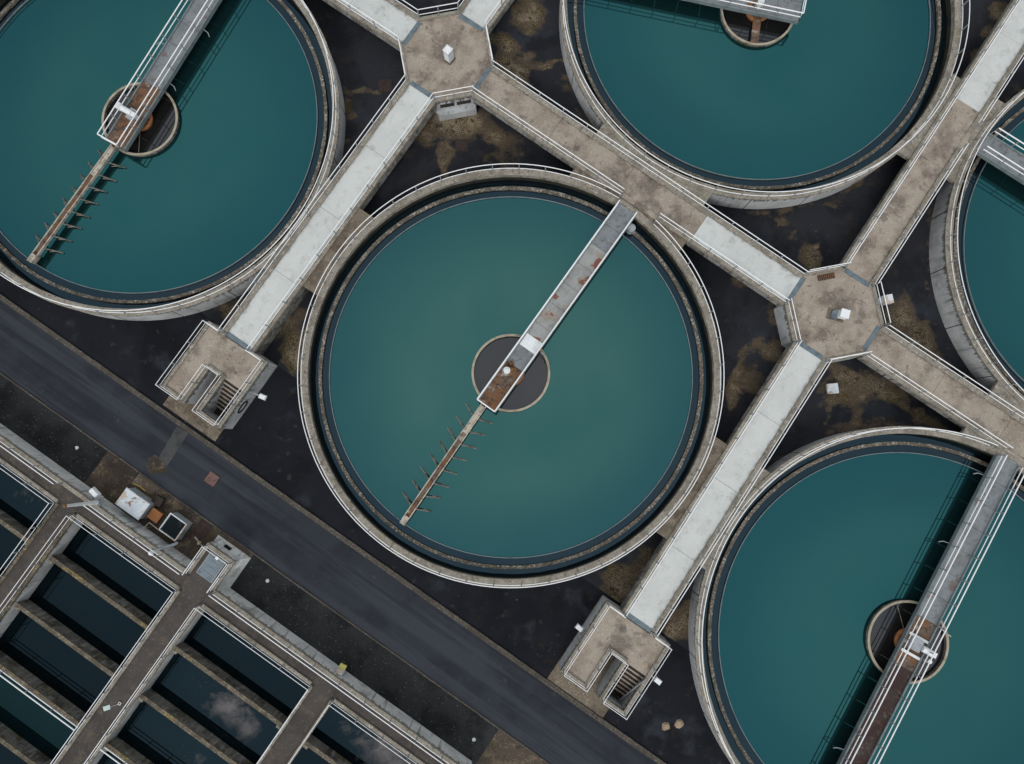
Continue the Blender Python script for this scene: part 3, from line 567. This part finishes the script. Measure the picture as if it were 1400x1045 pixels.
# ================================================================ STAIR TOWERS
def stair_tower(u, v, label):
    t = thing('stair_tower', label, 'stair tower', u, v, group='stair towers by the road')
    body = [(-2.85, -6.2), (-.6, -6.2), (-.6, -2.95), (2.85, -2.95), (2.85, 0), (-2.85, 0)]
    obj('tower_wall', MB().prism(body, 0, 2.30), 'wall_conc', t)
    obj('deck', MB().prism([(-2.62, -5.97), (-.83, -5.97), (-.83, -2.72), (.6, -2.72), (.6, -2.95), (2.62, -2.95), (2.62, -.23), (-2.62, -.23)], 2.302, DECK), 'deck_open', t)
    obj('stair_wall', MB().box(.6, .84, -6.2, -2.952, 0, 2.40), 'wall_conc', t)
    obj('stair_wall', MB().box(2.61, 2.85, -6.2, -2.952, 0, 2.40), 'wall_conc', t)
    obj('stair_wall', MB().box(.842, 2.608, -6.2, -5.96, 0, 2.40), 'wall_conc', t)
    for i in range(7):
        st = obj('step', MB().box(.85, 2.6, -3.28 - i * .34, -2.956 - i * .34, 0, 2.16 - i * .26), 'mud', t)  # dark colour paints in the shade of the stairwell, not dirt
        obj('nosing', MB().box(.86, 2.59, -3.29 - i * .34, -3.17 - i * .34, 2.161 - i * .26, 2.185 - i * .26), 'deck_open', st)
    obj('stair_floor', MB().box(.85, 2.6, -5.95, -5.34, 0, .06), 'mud', t)  # near-black floor colour stands in for the shade at the bottom
    obj('stair_rail', MB().tube([(2.5, -2.95, 3.2), (2.35, -5.7, 1.0), (2.35, -5.75, 0.1)], .04, 8), 'post_steel', t)
    for x0, x1, y0, y1 in ((-2.85, -2.6, -6.2, 0), (-2.598, -1.13, -.25, 0), (1.13, 2.85, -.25, 0), (-2.598, -.6, -6.2, -5.95), (-.85, -.6, -5.948, -2.7), (-.598, .84, -2.95, -2.7), (2.6, 2.85, -2.95, -.252)):
        obj('kerb', MB().box(x0, x1, y0, y1, 2.28, 2.53), 'kerb_stone_mat', t)
    for x0, x1, y0, y1 in ((.595, .845, -6.205, -2.953), (2.605, 2.855, -6.205, -2.953), (.847, 2.603, -6.205, -5.955)):
        obj('coping', MB().box(x0, x1, y0, y1, 2.40, 2.53), 'kerb_stone_mat', t)
    railing(t, [(-1.3, -.12), (-2.72, -.12), (-2.72, -6.08), (-.72, -6.08), (-.72, -2.83), (.72, -2.83), (.72, -6.08), (2.73, -6.08), (2.73, -.12), (1.3, -.12)], 2.53, h=1.2, mid=.45, spacing=2.0)
    obj('joint_cover', MB().box(-1.12, 1.12, -.16, .2, DECK + .004, DECK + .03), 'joint_cover', t)
    obj('foot_slab', MB().box(-2.9, 2.3, -7.75, -.1, 0, .05), 'pad_light', t)
    return t
s1 = stair_tower(-18.8, -10.0, 'concrete stair tower on the left, below the upper left tank')
s2 = stair_tower(18.6, -10.2, 'concrete stair tower at the bottom, left of the lower right tank')
def wall_lamp(label, u, v, z, rot, arm=1.1):
    t = thing('wall_lamp', label, 'lamp', u, v, z, rot, group='lamps on the stair towers')
    obj('bracket', MB().tube([(0, 0, 0), (arm * .5, 0, .25), (arm, 0, .3)], .06, 8), 'galv', t)
    h = obj('lamp_head', MB().frustum([(-.05, -.2), (.55, -.2), (.55, .2), (-.05, .2)], -.08, [(0, -.15), (.5, -.15), (.5, .15), (0, .15)], .1), 'white_metal', t, (arm, 0, .3))
    obj('lamp_glass', MB().box(0, .45, -.14, .14, -.1, -.082), 'glass_dark', h)
wall_lamp('bracket lamp on the right wall of the left stair tower', -15.95, -12.7, 1.8, R(12), .9)
wall_lamp('bracket lamp on the right wall of the bottom stair tower', 21.45, -12.9, 1.9, R(-4), .5)
wall_lamp('bracket lamp on the left wall of the bottom stair tower', 15.75, -13.15, 1.6, R(175), .25)
single('cable_loop', 'black cable loop hanging on the side wall of the left stair tower', 'cable', MB().tube([(.03, math.cos(a) * .55, 1.2 + math.sin(a) * .4) for a in np.linspace(0, 6.28, 20)[:-1]], .07, 6, True), 'black', -15.95, -14.1)

# ================================================================ RECTANGULAR BASINS
RW = 2.2
rb = thing('rectangular_basins', 'block of dark rectangular water basins at the lower left', 'basin', 0, 0)
obj('outer_wall', MB().box(-50, 14.4, -26.75, -26.3, 0, 2.05), 'wall_pale', rb)
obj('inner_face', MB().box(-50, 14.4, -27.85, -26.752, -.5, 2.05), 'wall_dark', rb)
obj('walkway_deck', MB().box(-50, 14.4, -27.6, -26.56, 2.052, RW), 'deck_rough', rb)
obj('parapet', MB().box(-50, -11.6, -26.56, -26.27, 2.04, 2.34), 'kerb_stone_mat', rb)
obj('parapet', MB().box(-9.1, 14.4, -26.56, -26.27, 2.04, 2.34), 'kerb_stone_mat', rb)
CROSS = ((-35.0, -33.0), (-22.95, -21.1), (-11.4, -9.2), (.92, 3.02))
for c0, c1 in CROSS:
    obj('cross_wall', MB().box(c0 + .02, c1 - .02, -52, -27.852, -.5, 2.05), 'wall_conc', rb)
    obj('cross_deck', MB().box(c0 + .25, c1 - .25, -52, -27.602, 2.052, RW - .003), 'deck_rough', rb)
    for x0, x1 in ((c0, c0 + .24), (c1 - .24, c1)): obj('kerb', MB().box(x0, x1, -52, -27.862, 2.04, 2.32), 'wall_top' if x0 < -20 else 'kerb_stone_mat', rb)
BAS = ((-33.0, -22.95), (-21.1, -11.4), (-9.2, .92), (3.02, 14.4))
ROWS = (-31.65, -35.9, -40.2, -44.4, -48.6)
def scum_water(poly, z, m, blobs):
    (x0, y0), (x1, y1) = poly; nx, ny = 40, 18; q = MB(); vals = []
    for j in range(ny + 1):
        for i in range(nx + 1):
            x = x0 + (x1 - x0) * i / nx; y = y0 + (y1 - y0) * j / ny; q.v.append((x, y, z))
            vals.append(max([0] + [s * max(0, 1.3 - math.hypot((x - a) / rx, (y - b) / ry)) for a, b, rx, ry, s in blobs]))
    q.f = [(j * (nx + 1) + i, j * (nx + 1) + i + 1, (j + 1) * (nx + 1) + i + 1, (j + 1) * (nx + 1) + i) for j in range(ny) for i in range(nx)]
    o = structure('basin_water', q, m)
    at = o.data.attributes.new('scum', 'FLOAT', 'POINT'); at.data.foreach_set('value', vals)
for bi, (u0, u1) in enumerate(BAS):
    obj('kerb', MB().box(u0 - (.0 if bi else 0), u1, -27.86, -27.602, 2.045, 2.33), 'kerb_stone_mat', rb)
    railing(rb, [(u0 - .10, -50), (u0 - .10, -27.76), (u1 + .10, -27.76), (u1 + .10, -50)], 2.33, h=1.15, mid=.42, spacing=2.3)
    top = -27.86
    for ri, v in enumerate(ROWS):
        d = obj('dividing_wall', MB().box(u0, u1, v - .13, v + .13, -.5, 1.62), 'wall_dark', rb)
        obj('coping', MB().box(u0, u1, v - .16, v + .16, 1.621, 1.72), 'wall_top', d)
        for x in (u0 + .2, u1 - .2): obj('haunch', MB().prism([(x - .18, v - .36), (x + .18, v - .36), (x + .18, v - .162), (x - .18, v - .162)], 1.4, 1.7), 'kerb_stone_mat', d)
        if ri == 2: railing(rb, [(u0 + .1, v + .1), (u1 - .1, v + .1)], 1.72, h=1.0, spacing=2.2, r=.05)
        bl = []
        if bi == 2 and ri == 1: bl = [(-3.3, -33.6, 2.6, 1.9, .60), (-5.8, -33.0, 2.0, 1.3, .26), (-1.2, -33.9, 1.6, 1.8, .55)]
        if bi == 2 and ri == 2: bl = [(-3, -38, 3, 1.6, .3)]
        if bi == 3 and ri == 0: bl = [(9.0, -29.6, 5.2, 2.2, .60), (5.2, -29.6, 2.0, 1.4, .36)]
        if bi == 0 and ri == 0: bl = [(-26, -29.5, 4, 2, .34)]
        scum_water(((u0, v + .13), (u1, top)), .30, 'water_scum' if bl else ('water_basin_teal' if (bi == 1 and ri == 3) else 'water_basin'), bl)
        top = v - .13
for x0, x1 in ((-49, -23.45), (-20.7, -11.7), (-8.95, 14.3)):
    railing(rb, [(x0, -26.42), (x1, -26.42)], 2.34, h=1.15, mid=.42, spacing=2.4)

# small raised chamber on the front of the basin wall
hh = thing('inlet_chamber', 'small railed chamber with a glass hatch on the basin wall', 'chamber', -10.35, -25.0)
obj('chamber_wall', MB().box(-1.25, 1.25, -1.3, 1.25, .95, 2.05), 'wall_pale', hh)
obj('skirt', MB().frustum([(-1.55, -1.3), (1.65, -1.3), (1.65, 1.5), (-1.55, 1.5)], 0, [(-1.25, -1.3), (1.25, -1.3), (1.25, 1.25), (-1.25, 1.25)], .948), 'wall_pale', hh)
obj('deck', MB().box(-1.0, 1.0, -1.6, 1.0, 2.052, 2.19), 'deck_rough', hh)
for x0, x1, y0, y1 in ((-1.27, -1.01, -1.3, 1.27), (1.01, 1.27, -1.3, 1.27), (-1.008, 1.008, 1.01, 1.27)): obj('kerb', MB().box(x0, x1, y0, y1, 2.04, 2.34), 'kerb_stone_mat', hh)
fr = obj('hatch_frame', MB().box(-.72, .72, -1.05, .82, 2.192, 2.215), 'galv', hh)
for i in range(4): obj('hatch_panel', MB().box(-.66, .66, -1.0 + i * .45, -.58 + i * .45, 2.216, 2.24), 'panel_blue', fr)
obj('lock_box', MB().box(-.12, .12, .62, .84, 2.24, 2.36), 'white_metal', fr)
obj('drain_hole', MB().box(-.45, .1, 1.27, 1.42, .55, .94), 'black', hh)
railing(hh, [(-1.14, -1.35), (-1.14, 1.14), (1.14, 1.14), (1.14, -1.35)], 2.34, h=1.1, spacing=1.6)

# ================================================================ EQUIPMENT AND SMALL THINGS
def cabinet(u, v, label, w, d, h, roof, side, rot=0, legs=False):
    t = thing('cabinet', label, 'cabinet', u, v, .03, rot)
    obj('plinth', MB().box(-w / 2 - .06, w / 2 + .06, -d / 2 - .06, d / 2 + .06, 0, .1), 'pad_light', t)
    obj('body', MB().box(-w / 2, w / 2, -d / 2, d / 2, .1, h), side, t)
    obj('roof', MB().frustum([(-w / 2 - .07, -d / 2 - .07), (w / 2 + .07, -d / 2 - .07), (w / 2 + .07, d / 2 + .07), (-w / 2 - .07, d / 2 + .07)], h, [(-w / 2 - .02, -d / 2 - .02), (w / 2 + .02, -d / 2 - .02), (w / 2 + .02, d / 2 + .02), (-w / 2 - .02, d / 2 + .02)], h + .07), roof, t)
    dr = obj('door', MB().box(-w / 2 + .1, w / 2 - .1, d / 2, d / 2 + .02, .2, h - .12), side, t)
    obj('door_handle', MB().box(-.03, .03, d / 2 + .02, d / 2 + .06, h * .5, h * .5 + .18), 'post_steel', dr)
    return t
cabinet(-18.45, -24.95, 'large pale blue metal cabinet with rust stains on its lid', 2.15, 1.4, 1.35, 'cabinet_top', 'cabinet_side')
rb2 = thing('rust_box', 'small dark brown box behind the pale blue cabinet', 'box', -17.3, -23.95, .03, R(8))
obj('body', MB().box(-.38, .38, -.32, .32, 0, .5), 'dark_red', rb2); obj('lid', MB().box(-.42, .42, -.36, .36, .5, .56), 'hole_brown', rb2)
ob = thing('orange_box', 'orange rusty steel box between the two cabinets', 'box', -16.75, -24.95, .03)
obj('body', MB().box(-.42, .42, -.38, .38, 0, .55), 'rust', ob); obj('lid', MB().box(-.48, .48, -.43, .43, .55, .60), 'orange_rust', ob)
bx = thing('glazed_tank', 'square grey box with a black glazed top beside the basin wall', 'tank', -14.85, -24.65, .03)
obj('body', MB().box(-.75, .75, -.75, .75, 0, 1.15), 'cabinet_side', bx)
obj('glass_top', MB().box(-.68, .68, -.68, .68, 1.151, 1.19), 'glass_dark', bx)
for q in ((-.80, .80, .71, .79), (-.80, .80, -.79, -.71), (-.80, -.72, -.709, .709), (.72, .80, -.709, .709)): obj('rim', MB().box(*q, 1.15, 1.26), 'cabinet_top', bx)
p = thing('overflow_pipe', 'white pipe from the black glazed box over the basin wall', 'pipe', -14.2, -25.5)
obj('pipe', MB().tube([(.35, .05, 1.2), (.3, -.1, 1.45), (-.2, -.75, 2.2), (-.45, -1.15, 2.45)], .12, 12), 'galv', p)
obj('elbow', MB().tube([(-.43, -1.1, 2.5), (-.5, -1.3, 2.4), (-.5, -1.35, 2.2)], .17, 12), 'white_metal', p)
single('pipe_frame', 'thin bent pipe frame between the glazed box and the wall', 'pipe', MB().tube([(-.1, -.6, .1), (-.1, -.6, 1.0), (0, .0, 1.0), (1.3, -.05, 1.0), (1.3, -.05, .1)], .035, 8), 'beige_metal', -16.65, -25.5)
single('yellow_pipe', 'short yellow pipe on the ground behind the pale blue cabinet', 'pipe', MB().tube([(-.5, 0, .12), (.1, .1, .12), (.5, .05, .12), (.6, .02, .04)], .05, 8), 'yellow_pipe', -19.3, -24.05)
hp = thing('hatch_cover', 'dark brown hatch set in the concrete near the railed chamber', 'hatch', -13.2, -23.88, .03)
obj('frame', MB().box(-.55, .55, -.64, .64, 0, .035), 'hole_brown', hp); obj('cover', MB().box(-.48, .48, -.57, .57, .036, .06), 'dark_red', hp)
vp = thing('valve_pipe', 'short grey valve pipe beside the railed chamber', 'pipe', -12.5, -24.9, .03)
obj('pipe', MB().tube([(-.8, .25, .15), (-.2, .1, .15), (.5, -.1, .15)], .07, 8), 'beige_metal', vp); obj('valve', MB().cyl((-.2, .1), .14, .05, .35, 10), 'pale_stone', vp)

lp = thing('lamp_post', 'white lamp post rising from the basin wall', 'lamp post', -20.3, -25.98, 0)
obj('base', MB().box(-.22, .22, -.5, .22, 2.06, 2.3), 'galv', lp)
obj('pole', MB().tube([(0, 0, 2.3), (0, 0, 6.7)], .17, 12, r_end=.1), 'white_metal', lp)
obj('cap', MB().cyl((0, 0), .16, 6.7, 6.85, 12, .1), 'rust', lp)
obj('collar', MB().cyl((0, 0), .26, 2.3, 2.7, 14, .2), 'galv', lp)
wb = thing('instrument_box', 'white instrument box on a bracket next to the lamp post', 'box', -21.2, -25.9, 0)
obj('bracket', MB().tube([(.1, -.4, 1.9), (.25, .1, 1.8), (.75, .25, 1.8)], .06, 8), 'galv', wb)
obj('case', MB().frustum([(-.42, -.1), (.42, -.1), (.42, .4), (-.42, .4)], 1.75, [(-.34, -.02), (.34, -.02), (.34, .32), (-.34, .32)], 2.1), 'white_metal', wb, rz=R(-10))

yb = thing('wall_box', 'small pale box with a yellow lid fixed to the basin wall', 'box', 2.15, -26.0, 0, R(8))
obj('case', MB().box(-.25, .25, -.26, .14, 1.35, 1.75), 'cabinet_top', yb); obj('lid', MB().box(-.24, .28, .14, .5, 1.3, 1.5), 'yellow', yb)

sh = thing('shovel', 'pale green shovel lying on the walkway between the dark basins', 'shovel', -10.42, -37.5, RW + .01, R(55))
obj('blade', MB().frustum([(-.62, -.15), (-.1, -.17), (-.05, .17), (-.6, .2)], .0, [(-.6, -.13), (-.1, -.15), (-.05, .15), (-.58, .18)], .03), 'pale_green', sh)
obj('shaft', MB().tube([(-.1, 0, .03), (.55, -.02, .06)], .022, 8), 'post_steel', sh)
obj('grip', MB().tube([(.55, -.02, .06), (.68, -.14, .06), (.8, -.02, .06), (.68, .1, .06)], .035, 8, True), 'white_metal', sh)

c1 = thing('control_cabinet', 'tall white control cabinet standing on the upper junction', 'cabinet', -18.4, 18.1, DECK, R(-4))
obj('base', MB().box(-.36, .36, -.36, .36, 0, .12), 'pad_light', c1); obj('body', MB().box(-.27, .27, -.27, .27, .12, 1.55), 'cabinet_top', c1)
obj('roof', MB().frustum([(-.31, -.31), (.31, -.31), (.31, .31), (-.31, .31)], 1.55, [(-.2, -.2), (.2, -.2), (.2, .2), (-.2, .2)], 1.63), 'white_metal', c1)
obj('door', MB().box(-.22, .22, -.285, -.27, .2, 1.48), 'white_metal', c1)
c2 = thing('control_cabinet', 'low white cabinet with a round pedestal on the right junction', 'cabinet', 18.45, 18.0, DECK, R(18))
obj('base', MB().box(-.75, .6, -.42, .42, 0, .08), 'pad_light', c2); obj('pedestal', MB().cyl((-.2, -.05), .36, .08, .45, 20), 'panel_blue', c2)
obj('body', MB().box(-.1, .5, -.3, .3, .46, 1.1), 'white_metal', c2); obj('roof', MB().box(-.14, .54, -.34, .34, 1.1, 1.16), 'white_metal', c2)
gb = thing('meter_box', 'grey meter box hung outside the rail of the right junction', 'box', 20.95, 21.15, 0, R(45))
obj('case', MB().box(-.3, .38, -.35, .35, 2.35, 2.95), 'cabinet_top', gb); obj('bracket', MB().box(-.62, -.3, -.28, .28, 2.5, 2.6), 'galv', gb)
gt = thing('rusty_grating', 'rusty drain grating on the right junction deck', 'grating', 16.15, 20.15, DECK, R(46))
obj('frame', MB().box(-.68, .68, -.22, .22, .002, .02), 'hole_brown', gt)
for i in range(9): obj('bar', MB().box(-.62 + i * .15, -.55 + i * .15, -.19, .19, .021, .06 + random.uniform(0, .05)), 'plate_rusty', gt)

def manhole(u, v, label, m, s=.42, z=0, rot=0):
    t = thing('manhole_cover', label, 'manhole', u, v, z, rot)
    obj('frame', MB().box(-s - .07, s + .07, -s - .07, s + .07, 0, .022), 'hole_brown', t)
    obj('cover', MB().box(-s, s, -s, s, .023, .045), m, t)
    for x in (-s * .5, s * .5): obj('lifting_eye', MB().box(x - .04, x + .04, -.05, .05, .045, .055), 'hole_brown', t)
manhole(-14.92, -20.28, 'reddish square manhole cover in the road', 'cover_red', .45, .008)
manhole(-14.22, 13.51, 'dark red manhole cover on the ground below the upper junction', 'dark_red', .45, .004, R(35))
manhole(-22.4, 14.15, 'dark red manhole cover on the ground left of the upper junction', 'dark_red', .5, .004, R(35))
hm = thing('access_hatch', 'pale grey access hatch on the ground below the right junction', 'hatch', 21.88, 13.63, 0, R(40))
obj('upstand', MB().box(-.4, .4, -.36, .36, 0, .3), 'wall_conc', hm); obj('lid', MB().box(-.45, .45, -.41, .41, .3, .36), 'cabinet_top', hm)

def lump(name, label, u, v, r, m='pale_stone', z=.0, group=None, squash=.35):
    q = MB(); n = 9; b = [r * random.uniform(.75, 1.15) for _ in range(n)]
    p0 = [(b[i] * math.cos(6.283 * i / n), b[i] * math.sin(6.283 * i / n)) for i in range(n)]
    q.frustum(p0, 0, [(x * .62 + random.uniform(-.02, .02), y * .62) for x, y in p0], r * squash)
    return single(name, label, 'stone', q, m, u, v, z, random.random() * 6, group)
lump('stone', 'pale stone nearer the stair tower on the lower right asphalt', 25.25, -15.75, .34)
lump('stone', 'pale stone nearer the lower right tank on the asphalt', 26.0, -15.0, .36)
lump('stone', 'flat pale stone on the deck of the bottom stair tower', 20.72, -12.45, .26, z=DECK, squash=.2)
lump('stone', 'small white stone on the tarmac strip near the hardstanding at the far left', -25.3, -24.4, .16, 'white_metal', .004)
for u, v, s in ((-6.6, -24.2, 'left'), (13.6, -24.9, 'right')):
    m = thing('marker_cap', 'round white marker cap on the tarmac strip, the ' + s + ' one', 'marker', u, v, .004)
    obj('cap', MB().cyl((0, 0), .15, 0, .1, 14, .11), 'white_metal', m); obj('bolt', MB().cyl((0, 0), .04, .1, .14, 6), 'post_steel', m)
def flecks(pts, z, spread, n):
    q = MB()
    for _ in range(n):
        cu, cv, su, sv = random.choice(pts); u = random.gauss(cu, su); v = random.gauss(cv, sv); r = random.uniform(.010, .034); b_ = len(q.v); a_ = random.random() * 6
        q.v += [(u + r * math.cos(a_ + j * 1.57), v + r * math.sin(a_ + j * 1.57) * .7, z) for j in range(4)]; q.f.append((b_, b_ + 1, b_ + 2, b_ + 3))
    o = structure('scum_flecks', q, 'scum_fleck'); o['kind'] = 'stuff'
flecks([(-1.7, -.3, .25, .35), (-1.5, .6, .3, .25), (-1.9, .2, .15, .3)], 1.424, 1, 150)
flecks([(-5.6, -33.3, 1.2, .8), (-3.0, -34.0, 1.2, .7), (-4.5, -38.0, 1.6, .8), (-6.5, -29.6, 1.4, .6)], .304, 1, 260)
bpy.context.view_layer.update()
